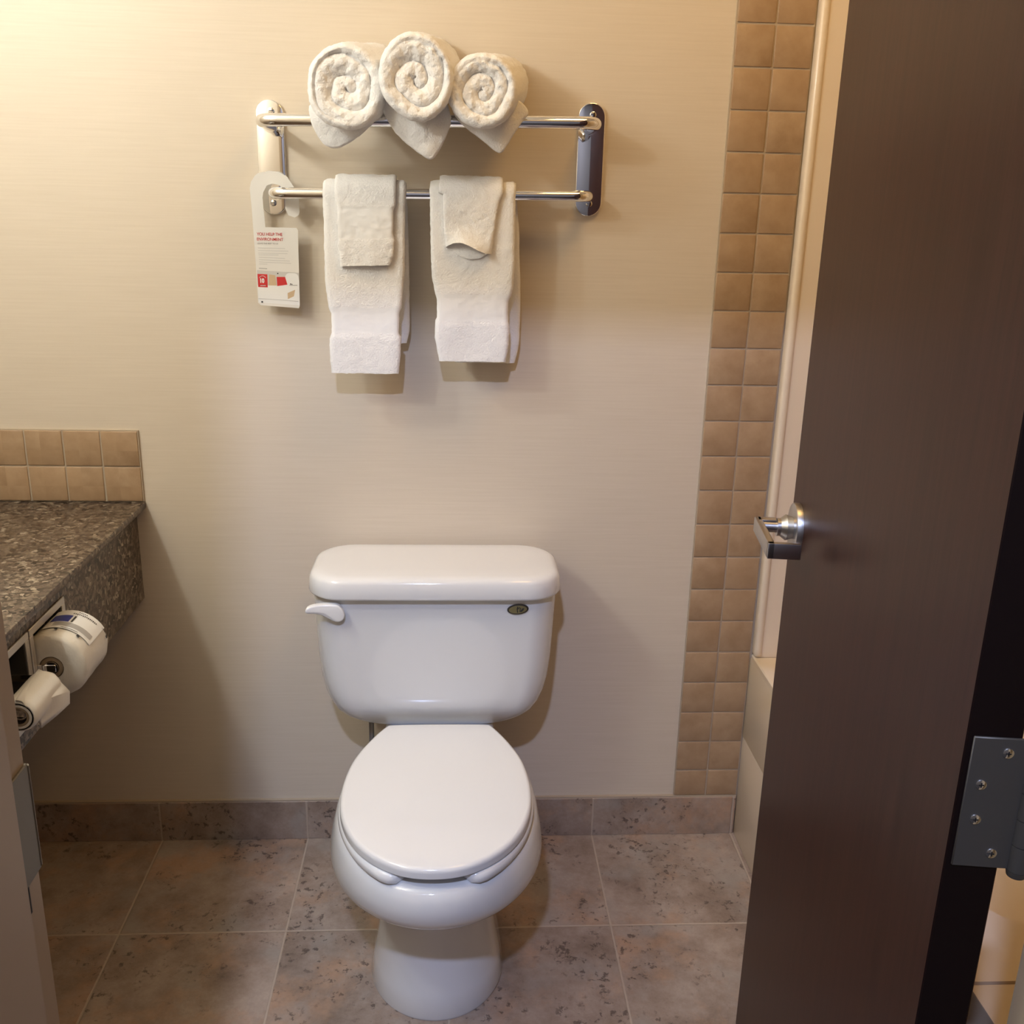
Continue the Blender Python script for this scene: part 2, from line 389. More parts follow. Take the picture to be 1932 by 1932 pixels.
for z0, z1, ya in ((1.012, 1.028, -.036), (.892, .918, -.010)):
    bx(sp_, JL-.0005, JL+.0004, YF+ya, YF+ya+.0016, z0, z1); bx(sp_, JL-.0005, JL+.0004, YF+ya-.012, YF+ya, z1-.001 if ya < -.02 else z0, z1 if ya < -.02 else z0+.001)
finish(sp_, 'mortise_gap', M['black'], df)
# ------------------------------------------------------------------ door, opened into the room
H = Vector((-.175, -1.319, 0)); dd = Vector((.1335, .991, 0)).normalized(); ee = Vector((dd.y, -dd.x, 0)); nn = -ee
def D(u, v, z): return H + dd*u + ee*v + Vector((0, 0, z))       # u along the leaf, v through its thickness
dm = lambda p: D(p.x, p.y, p.z)
dr = bpy.data.objects.new('door_1', None); COL.objects.link(dr); dr.location = H; struct(dr)
b = B(); bx(b, 0, .737, 0, .045, .006, 2.05, 0, .0012, 1, fr=dm)
for f in b.faces:
    c = f.calc_center_median(); u = (c-H).dot(dd)
    if u < .0015: f.material_index = 1
finish(b, 'door_leaf', [M['door'], M['dooredge']], dr, smooth=False)
hz, hu = .980, .685
b = B()
cyl(b, D(hu, 0, hz), D(hu, -.0095, hz), .0375, bev=.002, seg=48)
lv = finish(b, 'lever_rosette', M['steel'], dr)
b = B()
cyl(b, D(hu, -.009, hz), D(hu, -.019, hz), .0165, .0195, seg=40); cyl(b, D(hu, -.019, hz), D(hu, -.027, hz), .0195, .0135, seg=40)
cyl(b, D(hu, -.026, hz), D(hu, -.032, hz), .0135, .0135, seg=40); cyl(b, D(hu, -.031, hz), D(hu, -.056, hz), .0088, seg=32)
bx(b, hu-.115, hu+.012, -.064, -.054, hz-.0115, hz+.0115, 0, .0016, 2, fr=dm)
bx(b, hu-.115, hu-.105, -.0640, -.018, hz-.0115, hz+.0115, 0, .0016, 2, fr=dm)
bx(b, hu-.004, hu+.012, -.060, -.033, hz+.004, hz+.0115, 0, .001, 2, fr=dm)
finish(b, 'lever_handle', M['steel'], dr)
b = B(); bx(b, -.0022, .0005, .0055, .052, .8985, 1.0225, 0, .0008, 1, fr=dm)
for k in range(5):
    z0 = .8985+k*.0248; cyl(b, D(-.001, .060, z0+.0004), D(-.001, .060, z0+.0244), .0088, seg=28)
cyl(b, D(-.001, .060, .8925), D(-.001, .060, .8985), .0075, .0088, seg=28)
hg = finish(b, 'hinge', M['darksteel'], dr)
for v, z in ((.0345, 1.0090), (.0175, .9784), (.0180, .9452), (.0362, .9131)):
    b = B(); cyl(b, D(-.0015, v, z), D(-.0031, v, z), .0047, bev=.0008, seg=24)
    for a in (0, PI/2): bx(b, -.0034, -.0030, -.0022, .0022, -.0005, .0005, 1, fr=lambda p, a=a: D(p.x, v+p.y*math.cos(a)-p.z*math.sin(a), z+p.y*math.sin(a)+p.z*math.cos(a)))
    finish(b, 'screw', [M['chrome'], M['black']], hg)
# ------------------------------------------------------------------ vanity counter
vc = thing('vanity_counter', 'speckled brown granite vanity counter with deep apron, wall mounted', 'counter', (-1.5, -.6, .60))
b = B(); bx(b, XL, -1.2445, YF+.02, -.0005, .809, .823, 0, .0025, 2); finish(b, 'countertop', M['granite'], vc)
b = B()
AX, AZ0, AZ1 = -1.266, .606, .809
op = [(-.5480, -.4265, .646, .7655), (-.6945, -.5725, .646, .7655)]
bx(b, AX-.02, AX, -.4265, -.0005, AZ0, AZ1); bx(b, AX-.02, AX, YF+.02, -.6945, AZ0, AZ1); bx(b, AX-.02, AX, -.5725, -.5480, AZ0, AZ1)
for y0, y1, z0, z1 in op: bx(b, AX-.02, AX, y0, y1, AZ0, z0); bx(b, AX-.02, AX, y0, y1, z1, AZ1)
finish(b, 'apron', M['granite'], vc, smooth=False)
# two recessed paper holders
def holder(y0, y1, label):
    t = thing('toilet_paper_holder', label, 'toilet paper holder', (AX, (y0+y1)/2, .705), 'recessed paper holders in the granite apron')
    z0, z1, w_ = .633, .778, .0125
    b = B()
    for a in ((y0, y1, z0, z0+w_), (y0, y1, z1-w_, z1), (y0, y0+w_, z0+w_, z1-w_), (y1-w_, y1, z0+w_, z1-w_)): bx(b, AX+.0003, AX+.0035, a[0], a[1], a[2], a[3], 0, .0008, 1)
    finish(b, 'frame', M['plate'], t)
    b = B(); i = .0015; Y0, Y1, Z0, Z1 = y0+w_+i, y1-w_-i, z0+w_+i, z1-w_-i
    bx(b, AX-.064, AX-.062, Y0, Y1, Z0, Z1); bx(b, AX-.064, AX+.001, Y0, Y0+.001, Z0, Z1); bx(b, AX-.064, AX+.001, Y1-.001, Y1, Z0, Z1)
    bx(b, AX-.064, AX+.001, Y0, Y1, Z0, Z0+.001); bx(b, AX-.064, AX+.001, Y0, Y1, Z1-.001, Z1)
    finish(b, 'recess', M['darksteel'], t, smooth=False)
    return t
h1 = holder(-.559, -.4155, 'satin metal recessed paper holder further from doorway, holding the wrapped roll')
h2 = holder(-.7065, -.5635, 'satin metal recessed paper holder nearer the doorway, holding the thin used roll')
for t, yc, xc, L_ in ((h1, -.4875, -1.243, .113), (h2, -.635, -1.231, .113)):
    for s in (-1, 1):
        b = B(); yy = yc+s*L_/2
        bx(b, AX-.030, xc+.008, yy-.0012, yy+.0012, .699, .711, 0, .0006, 1); bx(b, AX-.055, AX-.028, yy-.0012, yy+.0012, .69, .74, 0, .0006, 1)
        cyl(b, (xc, yy, .705), (xc, yy-s*.006, .705), .011, seg=24)
        finish(b, 'arm', M['chrome'], t)
    b = B(); cyl(b, (xc, yc-L_/2, .705), (xc, yc+L_/2, .705), .0085, seg=20); finish(b, 'spindle', M['darksteel'], t)
# wrapped full roll
wr = thing('toilet_paper_roll', 'full toilet paper roll still in printed wrapper, in the apron holder', 'toilet paper', (-1.243, -.4875, .705))
def roll_mesh(b, xc, zc, y0, y1, R_, ri, wob=0, seg=72, crimp=0):
    rings = []
    prof = [(y0, ri), (y0, ri+.002), (y0-.000, R_*.6), (y0+.001, R_*.86), (y0+.004, R_*.96), (y0+.010, R_)]
    prof += [(y0+.01+(y1-y0-.02)*k/8, R_) for k in range(1, 9)] + [(y1-.004, R_*.96), (y1-.001, R_*.86), (y1, R_*.6), (y1, ri)]
    for i, (y, r) in enumerate(prof):
        ring = []
        for k in range(seg):
            a = 2*PI*k/seg; rr = r
            if r > R_*.7 and wob: rr = r*(1+wob*noise.noise(Vector((math.cos(a)*4, math.sin(a)*4, y*60)))) + crimp*math.sin(a*31)*(.6 if abs(r-R_*.96) < 1e-4 else 0)
            ring.append(Vector((xc+rr*math.cos(a), y, zc+rr*math.sin(a))))
        rings.append(ring)
    rings.append([Vector(p) for p in rings[0]])
    loft(b, rings, False, False)
b = B(); roll_mesh(b, -1.243, .705, -.541, -.434, .0555, .019, .03, crimp=.0009); finish(b, 'wrapper', M['wrap'], wr)
b = B(); roll_mesh(b, -1.243, .705, -.5405, -.4345, .0192, .0178, 0, 40); finish(b, 'core', M['card'], wr)
def patch(b, a0, a1, y0, y1, Rr, mi=0, n=10):
    xc, zc = -1.243, .705; rows = []
    for k in range(n+1):
        a = math.radians(a0+(a1-a0)*k/n)
        rows.append([Vector((xc+Rr*math.cos(a), y, zc+Rr*math.sin(a))) for y in (y0, y1)])
    loft(b, rows, False, False, mi, closed=False)
RP = .0578
b = B(); patch(b, 26, 112, -.512, -.441, RP-.0001); finish(b, 'label_panel', M['pwhite'], wr)
b = B(); patch(b, 78, 108, -.487, -.462, RP+.0002); finish(b, 'blue_print', M['blue'], wr)
b = B(); patch(b, 32, 98, -.503, -.489, RP+.0002); finish(b, 'grey_print', M['grey'], wr)
for a, y in ((86, -.517), (50, -.517)): b = B(); patch(b, a-2.5, a+2.5, y-.003, y+.003, RP+.0004); finish(b, 'black_dot', M['pdark'], wr)
b = B()
for k in range(14): patch(b, 40+k*3, 41.6+k*3, -.4560-(k % 3)*.0004, -.4525, RP+.0004, n=2)
for k in range(5): patch(b, 60+k*3, 61.6+k*3, -.449, -.4465, RP+.0004, n=2)
finish(b, 'black_lettering', M['pdark'], wr)
for q in ((14, 30, -.449, -.4482), (10, 15, -.452, -.447), (72, 75, -.486, -.463), (54, 82, -.5095, -.5083)):
    b = B(); patch(b, *q, RP+.0004); finish(b, 'black_print', M['pdark'], wr)
# used roll with folded sheet end
ur = thing('toilet_paper_roll', 'nearly used up toilet paper roll, sheet folded to a point', 'toilet paper', (-1.231, -.64, .705))
b = B(); roll_mesh(b, -1.231, .702, -.697, -.594, .0262, .0195, .01); finish(b, 'roll', M['tissue'], ur)
b = B(); roll_mesh(b, -1.231, .702, -.6965, -.5945, .0198, .0185, 0, 40); finish(b, 'core', M['card'], ur)
b = B()
top = [Vector((-1.240, -.594, .7283)), Vector((-1.2385, -.628, .7285)), Vector((-1.236, -.662, .729)), Vector((-1.232, -.6968, .729))]
fold = [Vector((-1.1955, -.598, .6925)), Vector((-1.2025, -.630, .7015)), Vector((-1.211, -.664, .710)), Vector((-1.219, -.6965, .718))]
bot = [Vector((-1.1975, -.598, .671)), Vector((-1.205, -.630, .668)), Vector((-1.2155, -.664, .6655)), Vector((-1.219, -.668, .690))]
rows = []
for k in range(7):
    t = k/6; rows.append([a.lerp(c, t)+Vector((.002, 0, .004))*math.sin(PI*t) for a, c in zip(top, fold)])
for k in range(1, 6):
    t = k/5; rows.append([a.lerp(c, t) for a, c in zip(fold, bot)])
loft(b, rows, False, False, 0, closed=False)
sh = finish(b, 'sheet_end', M['tissue'], ur, ang=35); sm = sh.modifiers.new('s', 'SOLIDIFY'); sm.thickness = .0012; sm.offset = 0
# ------------------------------------------------------------------ toilet
TC = -.6355; BC = -.627
tl = thing('toilet', 'white two-piece toilet with closed lid, standing against the wall', 'toilet', (BC, -.35, 0))
b = B(); secs = [(0, -.14, -.562, .126, -.42, 2.0), (.006, -.14, -.565, .128, -.42, 2.0), (.05, -.14, -.557, .121, -.42, 2), (.11, -.14, -.545, .111, -.42, 2), (.17, -.14, -.540, .107, -.42, 2),
     (.22, -.14, -.548, .112, -.42, 2), (.255, -.15, -.575, .126, -.43, 2), (.280, -.16, -.610, .146, -.44, 2), (.294, -.17, -.655, .172, -.445, 2.0), (.300, -.175, -.678, .186, -.45, 2.0), (.306, -.178, -.687, .1915, -.45, 2.0), (.314, -.18, -.694, .1935, -.45, 2.0),
     (.330, -.18, -.704, .1925, -.45, 2), (.350, -.18, -.7065, .189, -.45, 2), (.368, -.18, -.704, .184, -.45, 2), (.380, -.18, -.698, .179, -.45, 2), (.386, -.18, -.691, .173, -.45, 2), (.388, -.19, -.681, .163, -.45, 2)]
loft(b, [[Vector((x, y, z)) for x, y in se(BC, ym, yb, yf, hw, 96, pf)] for z, yb, yf, hw, ym, pf in secs])
bx(b, BC-.115, BC+.115, -.28, -.035, .31, .386, 0, .018, 4); bx(b, BC-.085, BC+.085, -.2, -.05, .0, .33, 0, .03, 4)
finish(b, 'bowl', M['china'], tl, ang=60)
halflid = [(-.229, .098), (-.240, .110), (-.30, .139), (-.36, .160), (-.417, .1690), (-.475, .1715), (-.53, .1665), (-.58, .152), (-.62, .131), (-.652, .104), (-.677, .071), (-.691, .037), (-.695, .0)]
ol = [(BC-h, y) for y, h in halflid] + [(BC+h, y) for y, h in reversed(halflid[:-1])]
ol = [tuple(p[:2]) for p in chaikin([(x, y, 0) for x, y in ol], 3)]
b = B(); slab(b, ol, lambda x, y, t: Vector((x, y, t)), .4085, .4265, 0, .0085, 5, bulge=.004, fill=8)
finish(b, 'lid', M['plastic'], tl, ang=60)
# open-front seat ring
def seathalf(k):   # outer/inner contour by angle, front gap in the middle
    return
outer = [tuple(p) for p in se(BC, -.455, -.235, -.702, .1765, 96, 2.0, 3.0)]
pts = []
import itertools
A0 = 20
def eo(a): c, s = math.cos(a), math.sin(a); return (BC+.1765*c, -.455+(-.251)*s if s > 0 else -.455-.215*s)
def ei(a): c, s = math.cos(a), math.sin(a); return (BC+.118*c, -.455+(-.170)*s if s > 0 else -.455-.130*s)
a0, a1 = math.radians(90+17), math.radians(90+360-17)
nS = 80
sec = []
for k in range(nS+1):
    a = a0+(a1-a0)*k/nS; o_, i_ = Vector(eo(a)), Vector(ei(a)); mid = (o_+i_)/2
    e = min(k, nS-k)/3.0; s = math.sqrt(max(0.0, 1-(1-min(1, e))**2)) if e < 1 else 1
    s = max(s, .12)
    o2, i2_ = mid+(o_-mid)*s, mid+(i_-mid)*s; z0, z1 = .389, .4065
    r = .006; d = (o2-i2_).normalized()
    sec.append([Vector((*p, z)) for p, z in ((i2_, z0+.002), (o2-d*.002, z0), (o2, z0+.005), (o2-d*.0015, z1-.005), (o2-d*.007, z1-.0008), (o2-d*.013, z1), (i2_+d*.01, z1), (i2_, z1-.006))])
b = B(); loft(b, sec); finish(b, 'seat', M['plastic'], tl, ang=60)
b = B()
b.free()
for s in (-1, 1):
    b = B(); bx(b, BC+s*.072-.017, BC+s*.072+.017, -.262, -.225, .386, .410, 0, .005, 3); finish(b, 'seat_hinge', M['plastic'], tl)
# tank
b = B()
def ts(hw, yf, yb, z, r): return [Vector((x, y, z)) for x, y in rrect(TC-hw, TC+hw, yf, yb, r, 10)]
prof = [(.3875, .120), (.389, .135), (.3925, .150), (.398, .163), (.406, .177), (.418, .1925), (.433, .2055), (.452, .2165), (.475, .2255), (.505, .232), (.55, .2365), (.61, .2395), (.66, .2415), (.694, .2425)]
rings = []
for z, hw in prof:
    t = min(1, (z-.3875)/.07); yf = -.165-.045*math.sin(PI/2*t)-.006*(z-.39)/.3; rr = .035+.02*t
    rings.append(ts(hw, yf, -.03, z, rr))
loft(b, rings); finish(b, 'tank', M['china'], tl, ang=60)
b = B(); lo = rrect(TC-.2515, TC+.2515, -.2365, -.012, .055, 12)
lo2 = [(TC+(x-TC)*.982, y) for x, y in lo]
rings = []
for z, ins in ((.6945, .004), (.6965, .001), (.700, 0), (.715, .0012), (.7265, .003), (.732, .006), (.7355, .0105), (.7375, .017), (.7385, .026), (.7390, .06)):
    r = max(.03, .072-ins*.4); rings.append([Vector((x, y, z)) for x, y in rrect(TC-.2515+ins, TC+.2515-ins, -.2365+ins, -.012-ins*.6, r, 12)])
loft(b, rings); finish(b, 'tank_lid', M['china'], tl, ang=60)
LV = [(-0.8853, 0.6753), (-0.8823, 0.6815), (-0.8746, 0.6846), (-0.8569, 0.6863), (-0.838, 0.6863), (-0.8235, 0.6853), (-0.8148, 0.6774), (-0.8107, 0.6663), (-0.811, 0.658), (-0.8156, 0.6511), (-0.8246, 0.6483), (-0.8328, 0.6504), (-0.8452, 0.6581), (-0.8576, 0.6657), (-0.8764, 0.6691), (-0.8833, 0.6708)]
LV = [tuple(p[:2]) for p in chaikin([(x, z, 0) for x, z in LV], 2)]
def lvm(x, z, t):   # lever curls away from the tank towards its tip
    k = max(0, (-.835-x)/.05); return Vector((x, t-.010*k*k-.0, z-.0))
b = B(); slab(b, LV, lvm, -.2215, -.2335, 0, .004, 4, bulge=.0015, fill=5); cyl(b, (-.826, -.214, .668), (-.826, -.224, .668), .011)
finish(b, 'flush_lever', M['plastic'], tl, ang=60)
b = B(); el = [(-.4719+.0212*math.cos(a), .6702+.0108*math.sin(a)+.0015*math.cos(a)) for a in [2*PI*k/48 for k in range(48)]]
slab(b, el, xzmap(), -.2130, -.2185, 1, .0008, 2)
el2 = [(-.4719+.0178*math.cos(a), .6702+.0082*math.sin(a)+.0012*math.cos(a)) for a in [2*PI*k/48 for k in range(48)]]
slab(b, el2, xzmap(), -.2180, -.2190, 0, .0004, 1)
bg = finish(b, 'maker_badge', [M['gold'], M['goldrim']], tl)
bg['label'] = 'small oval gold badge'
b = B()
for pts_ in ([(-.4725, .6765), (-.4735, .672), (-.4725, .664)], [(-.4725, .6715), (-.4695, .6745), (-.467, .6735), (-.468, .669), (-.4655, .668), (-.463, .6725), (-.4605, .6735), (-.462, .669)], [(-.469, .6665), (-.4645, .6665), (-.462, .6705)]):
    tube(b, [(x, -.2193, z) for x, z in pts_], .0009, 8)
finish(b, 'script_mark', M['pdark'], bg)
ws = thing('water_supply_line', 'thin braided water supply line under the left of the tank', 'pipe', (-.775, 0, .2))
b = B(); tube(b, bend([(-.775, -.105, .3885), (-.775, -.105, .30), (-.79, -.06, .20)], .03), .0055, 12); finish(b, 'hose', M['hose'], ws)
b = B(); cyl(b, (-.79, 0, .19), (-.79, -.065, .19), .009); cyl(b, (-.79, -.06, .185), (-.79, -.06, .205), .010); cyl(b, (-.79, -.066, .19), (-.79, -.085, .19), .014, seg=8); cyl(b, (-.79, 0, .19), (-.79, -.004, .19), .024)
finish(b, 'shutoff_valve', M['chrome'], ws)
# ------------------------------------------------------------------ towel rack
zu = lambda x: 1.573+.0165*(x+.6475)
zl = lambda x: 1.4485+.0130*(x+.6475)
rk = thing('towel_rack', 'two-bar chrome towel rack screwed to the beige wall above toilet', 'towel rack', (-.6475, 0, 1.5))
def stad(cx, z0, z1, hw, n=16):
    out = []
    for k in range(n+1): a = PI*k/n; out.append((cx+hw*math.cos(a), z1-hw+hw*math.sin(a)))
    for k in range(n+1): a = PI+PI*k/n; out.append((cx+hw*math.cos(a), z0+hw+hw*math.sin(a)))
    return out
for cx, z0, z1, sz in ((-.9495, 1.4050, 1.6120, ((-.9455, 1.592), (-.9495, 1.427))), (-.3405, 1.4155, 1.6230, ((-.3385, 1.601), (-.339, 1.439)))):
    b = B(); slab(b, stad(cx, z0, z1, .0262), xzmap(), -.0002, -.0085, 0, .002, 4)
    mp_ = finish(b, 'mounting_plate', M['chrome'], rk, ang=30)
    for x, z in sz:
        b = B(); cyl(b, (x, -.0084, z), (x, -.0118, z), .0062, bev=.0018, seg=24)
        bx(b, x-.004, x+.004, -.0122, -.0116, z-.0006, z+.0006, 1)
        finish(b, 'screw', [M['chrome'], M['black']], mp_)
b = B(); tube(b, bend([(-.9495, -.008, zu(-.95)), (-.9495, -.1165, zu(-.95)), (-.3435, -.1165, zu(-.3435)), (-.3435, -.008, zu(-.3435))], .034, 12), .0112, 28)
for x in (-.9495, -.3435): cyl(b, (x, -.008, zu(x)), (x, -.014, zu(x)), .0145)
o = finish(b, 'towel_bar', M['chrome'], rk, ang=50); o['label'] = 'upper chrome bar'
b = B(); tube(b, bend([(-.9430, -.008, zl(-.943)), (-.9430, -.065, zl(-.943)), (-.346, -.065, zl(-.346)), (-.346, -.008, zl(-.346))], .03, 12), .0102, 28)
for x in (-.9430, -.346): cyl(b, (x, -.008, zl(x)), (x, -.013, zl(x)), .013)
o = finish(b, 'towel_bar', M['chrome'], rk, ang=50); o['label'] = 'lower chrome bar'
# ------------------------------------------------------------------ rolled bath towels
def rolled(label, cf, cb, rf, rb, seed, turns, sp, flap, fy, twist=0.0, sgn=1):
    t = thing('bath_towel', label, 'towel', ((cf[0]+cb[0])/2, (cf[1]+cb[1])/2, (cf[2]+cb[2])/2), 'rolled bath towels on the rack')
    b = B(); n = 160; cf, cb = Vector(cf), Vector(cb); rings = []
    def ring(c, rx, rz, dy=None, wob=.03):
        out = []
        for k in range(n):
            a = 2*PI*k/n; ns = noise.noise(Vector((math.cos(a)*1.3+seed, math.sin(a)*1.3, c.y*7)))
            s = 1+wob*ns*1.6+.025*math.cos(2*(a-seed))
            x = c.x+rx*s*math.cos(a); z = c.z+rz*s*math.sin(a)
            y = c.y+(dy(a) if dy else 0)
            out.append(Vector((x, y, z)))
        return out
    for s in (.2, .6, .85, .96): rings.append(ring(cb+Vector((0, .004*(1-s), 0)), rb[0]*s, rb[1]*s))
    for k in range(0, 19):
        u = k/18; e = u*u*(3-2*u); rings.append(ring(cb.lerp(cf, u)+Vector((0, -.004 if k == 0 else 0, 0)), rb[0]+(rf[0]-rb[0])*e, rb[1]+(rf[1]-rb[1])*e))
    for a in (30, 60, 82): q = math.radians(a); rings.append(ring(cf+Vector((0, -.012*math.sin(q), 0)), rf[0]-.011*(1-math.cos(q)), rf[1]-.011*(1-math.cos(q))))
    steps = 64; r0 = 1-.011/rf[0]
    for k in range(1, steps+1):
        r = r0*(1-k/steps*.985)
        def dy(a, r=r):
            nz = noise.noise(Vector((math.cos(a)*1.1*r+seed*3, math.sin(a)*1.1*r, seed)))
            ph = (1-r)*turns*(1+.45*nz)+sgn*a/(2*PI)+twist
            fr = ph-math.floor(ph)
            h = abs(math.sin(PI*fr))**.42
            lump = noise.noise(Vector((math.cos(a)*r*5+seed, math.sin(a)*r*5, 3)))
            depth = sp*(.2+.8*min(1, (1-r)*6))
            return -.012+depth*(1-h)+.010*(1-r)*min(1, (1-r)*2)-.003*lump*(1-r*.5)
        rings.append(ring(cf, rf[0]*r, rf[1]*(r), dy, .03+.07*(1-r)))
    loft(b, rings)
    o = finish(b, 'towel_roll', M['terry'], t, ang=180); disp(o, .0045, .011)
    # loose corner hanging below the roll, in front of the bar
    b = B(); fl = [tuple(p[:2]) for p in chaikin([(x, z, 0) for x, z in flap], 2)]
    xs = sum(p[0] for p in fl)/len(fl); zs = [p[1] for p in fl]; zt, zb = max(zs), min(zs)
    def fm(x, z, tt):
        k = (zt-z)/(zt-zb); return Vector((x, tt+.010*k-.10*(x-xs)**2/.1*0+ .9*(x-xs)**2 + .004*noise.noise(Vector((x*25, z*25, seed))), z))
    slab(b, fl, fm, fy+.009, fy, 0, .0042, 4, bulge=.004, fill=14)
    o = finish(b, 'hanging_corner', M['terry'], t, ang=180); disp(o, .003, .012)
    return t
FL = [(-0.8586, 1.5927), (-0.8559, 1.5697), (-0.8467, 1.5459), (-0.8327, 1.5263), (-0.8127, 1.5205), (-0.7893, 1.5310), (-0.7566, 1.5543), (-0.7382, 1.575), (-0.7553, 1.6168), (-0.8186, 1.6234)]
FM_ = [(-0.7345, 1.6089), (-0.7267, 1.5817), (-0.7087, 1.552), (-0.6831, 1.5292), (-0.6553, 1.5105), (-0.6441, 1.5060), (-0.6366, 1.5105), (-0.6254, 1.5271), (-0.6134, 1.5519), (-0.6061, 1.5738), (-0.6182, 1.6121), (-0.6913, 1.627)]
FR_ = [(-0.609, 1.6038), (-0.6033, 1.5842), (-0.5847, 1.5631), (-0.5528, 1.543), (-0.5282, 1.5240), (-0.5169, 1.5210), (-0.5078, 1.5354), (-0.4897, 1.5638), (-0.4762, 1.5816), (-0.4689, 1.5887), (-0.4777, 1.6039), (-0.4936, 1.6112), (-0.5631, 1.6264)]
rolled('white rolled bath towel at left end of the three on the upper bar', (-.7870, -.185, 1.6175), (-.753, -.022, 1.652), (.0665, .068), (.060, .060), 1.7, 2.5, .010, FL, -.150, .1)
rolled('white rolled bath towel in the middle, sitting highest of the three', (-.6665, -.200, 1.6360), (-.651, -.022, 1.669), (.0640, .0695), (.060, .060), 5.2, 2.15, .011, FM_, -.165, .55)
rolled('white rolled bath towel at right, smallest end with pinched oval spiral', (-.5530, -.185, 1.6190), (-.5215, -.022, 1.646), (.0585, .0630), (.056, .056), 9.4, 2.9, .009, FR_, -.150, .2)
# ------------------------------------------------------------------ hanging towels
def interp(T, z):
    T = sorted(T, key=lambda q: q[1])
    if z <= T[0][1]: return T[0][0]
    if z >= T[-1][1]: return T[-1][0]
    for (x0, z0), (x1, z1) in zip(T[:-1], T[1:]):
        if z0 <= z <= z1: return x0+(x1-x0)*((z-z0)/(z1-z0) if z1 > z0 else 0)
def drape(b, LT, RT, LB, RB, zbot, zback, rad, yback, yfront, zbar, th, band=None, nu=26, seed=0, slant=None, amp=.004, flare=0):
    """cloth over the bar: back run up, over, front run down; one closed sheet with thickness"""
    path = []
    zt = zbar+.002; nb, nf = 24, 56
    for k in range(nb): t = k/nb; path.append(('b', -.065+rad+(yback-(-.065+rad))*(1-t)**1.0, zback+(zt-zback)*t, 0))
    for k in range(13): a = PI*k/12; path.append(('t', -.065+rad*math.cos(a), zt+rad*math.sin(a), k/12))
    for k in range(1, nf+1): t = k/nf; path.append(('f', -.065-rad+(yfront-(-.065-rad))*min(1, t*3), zt+(zbot-zt)*t, t))
    fr, bk = [], []; rowsF, rowsB = [], []
    for i, (tp, y, z, t) in enumerate(path):
        p0 = path[max(i-1, 0)]; p1 = path[min(i+1, len(path)-1)]
        d = Vector((p1[1]-p0[1], p1[2]-p0[2])).normalized(); nn_ = Vector((d.y, -d.x))  # outward (left of travel)
        if tp == 'b': xl, xr = interp(LB, z), interp(RB, z)
        elif tp == 't':
            xl = interp(LB, 9)*(1-t)+interp(LT, 9)*t; xr = interp(RB, 9)*(1-t)+interp(RT, 9)*t
        else: xl, xr = interp(LT, z), interp(RT, z)
        h = th
        if band and tp == 'f' and band[1] < z < band[0]: h = th*.78
        ro, ri = [], []
        for k in range(nu+1):
            u = k/nu; x = xl+(xr-xl)*u; e = min(u, 1-u)*nu; rn = math.sqrt(max(0, 1-(1-min(1, e/1.6))**2))*.5+.5 if e < 1.6 else 1
            w_ = amp*noise.noise(Vector((x*14+seed, z*9, seed)))*(min(1, t*2) if tp == 'f' else .4 if tp == 'b' else 0)
            zz = z; yy = y
            if tp == 'f':
                if slant: zz = zt+(z-zt)*(1+slant(u)/(zt-zbot))
                yy = y-flare*max(0, t-.55)**2*(1-(2*u-1)**2)
            if tp == 'b' : w_ = abs(w_)*-1
            c = Vector((yy+w_, zz))
            # nn_ points to the outside of the loop
            q = -nn_
            a_ = c+q*(h/2*rn); b_ = c-q*(h/2*rn)
            ro.append(Vector((x, a_.x, a_.y))); ri.append(Vector((x, b_.x, b_.y)))
        rowsF.append((ro, ri, tp, z))
    rings = [ro+list(reversed(ri)) for ro, ri, _, _ in rowsF]
    V = [[b.verts.new(p) for p in r] for r in rings]; n = len(V[0])
    for i, (a, c) in enumerate(zip(V[:-1], V[1:])):
        z = rowsF[i+1][3]; mi = 1 if (band and rowsF[i+1][2] == 'f' and band[1] < z < band[0]) else 0
        for k in range(n): b.faces.new((a[k], a[(k+1) % n], c[(k+1) % n], c[k])).material_index = mi
    for vv in (V[0], V[-1]):
        for k in range(nu): b.faces.new((vv[k], vv[k+1], vv[n-2-k], vv[n-1-k]))
AL = [(-0.8452, 1.4587), (-0.8449, 1.3985), (-0.8457, 1.307), (-0.8453, 1.2837), (-0.8397, 1.2343), (-0.8351, 1.2316), (-0.836, 1.1865), (-0.8401, 1.1845), (-0.8411, 1.1525), (-0.8387, 1.1145)]
AR = [(-0.6919, 1.4624), (-0.6938, 1.4018), (-0.6954, 1.3098), (-0.6975, 1.2864), (-0.7028, 1.2366), (-0.7065, 1.2318), (-0.7082, 1.1877), (-0.7034, 1.1857), (-0.705, 1.1472), (-0.709, 1.1146)]
ABR = [(-0.692, 1.4631), (-0.6894, 1.3547), (-0.689, 1.2594), (-0.6895, 1.1909), (-0.696, 1.1636)]
BL_ = [(-0.6477, 1.4603), (-0.6467, 1.4067), (-0.6457, 1.3411), (-0.6435, 1.2966), (-0.6366, 1.2629), (-0.6343, 1.2606), (-0.6343, 1.2195), (-0.6378, 1.2172), (-0.6379, 1.1825), (-0.6297, 1.1424)]
BR_ = [(-0.4873, 1.4619), (-0.4872, 1.4102), (-0.4863, 1.322), (-0.4887, 1.2769), (-0.4919, 1.2632), (-0.4965, 1.2608), (-0.4968, 1.2172), (-0.4943, 1.2126), (-0.4946, 1.1731), (-0.4998, 1.1396)]
BBR = [(-0.4845, 1.46), (-0.4819, 1.432), (-0.4773, 1.3876), (-0.4727, 1.2969), (-0.4698, 1.2271), (-0.4717, 1.1605), (-0.4795, 1.1303)]
b = B(); drape(b, AL, AR, [(-.842, 1.45), (-.83, 1.16)], ABR, 1.1135, 1.166, .0175, -.030, -.0855, zl(-.77), .0125, band=(1.2335, 1.1860), seed=2)
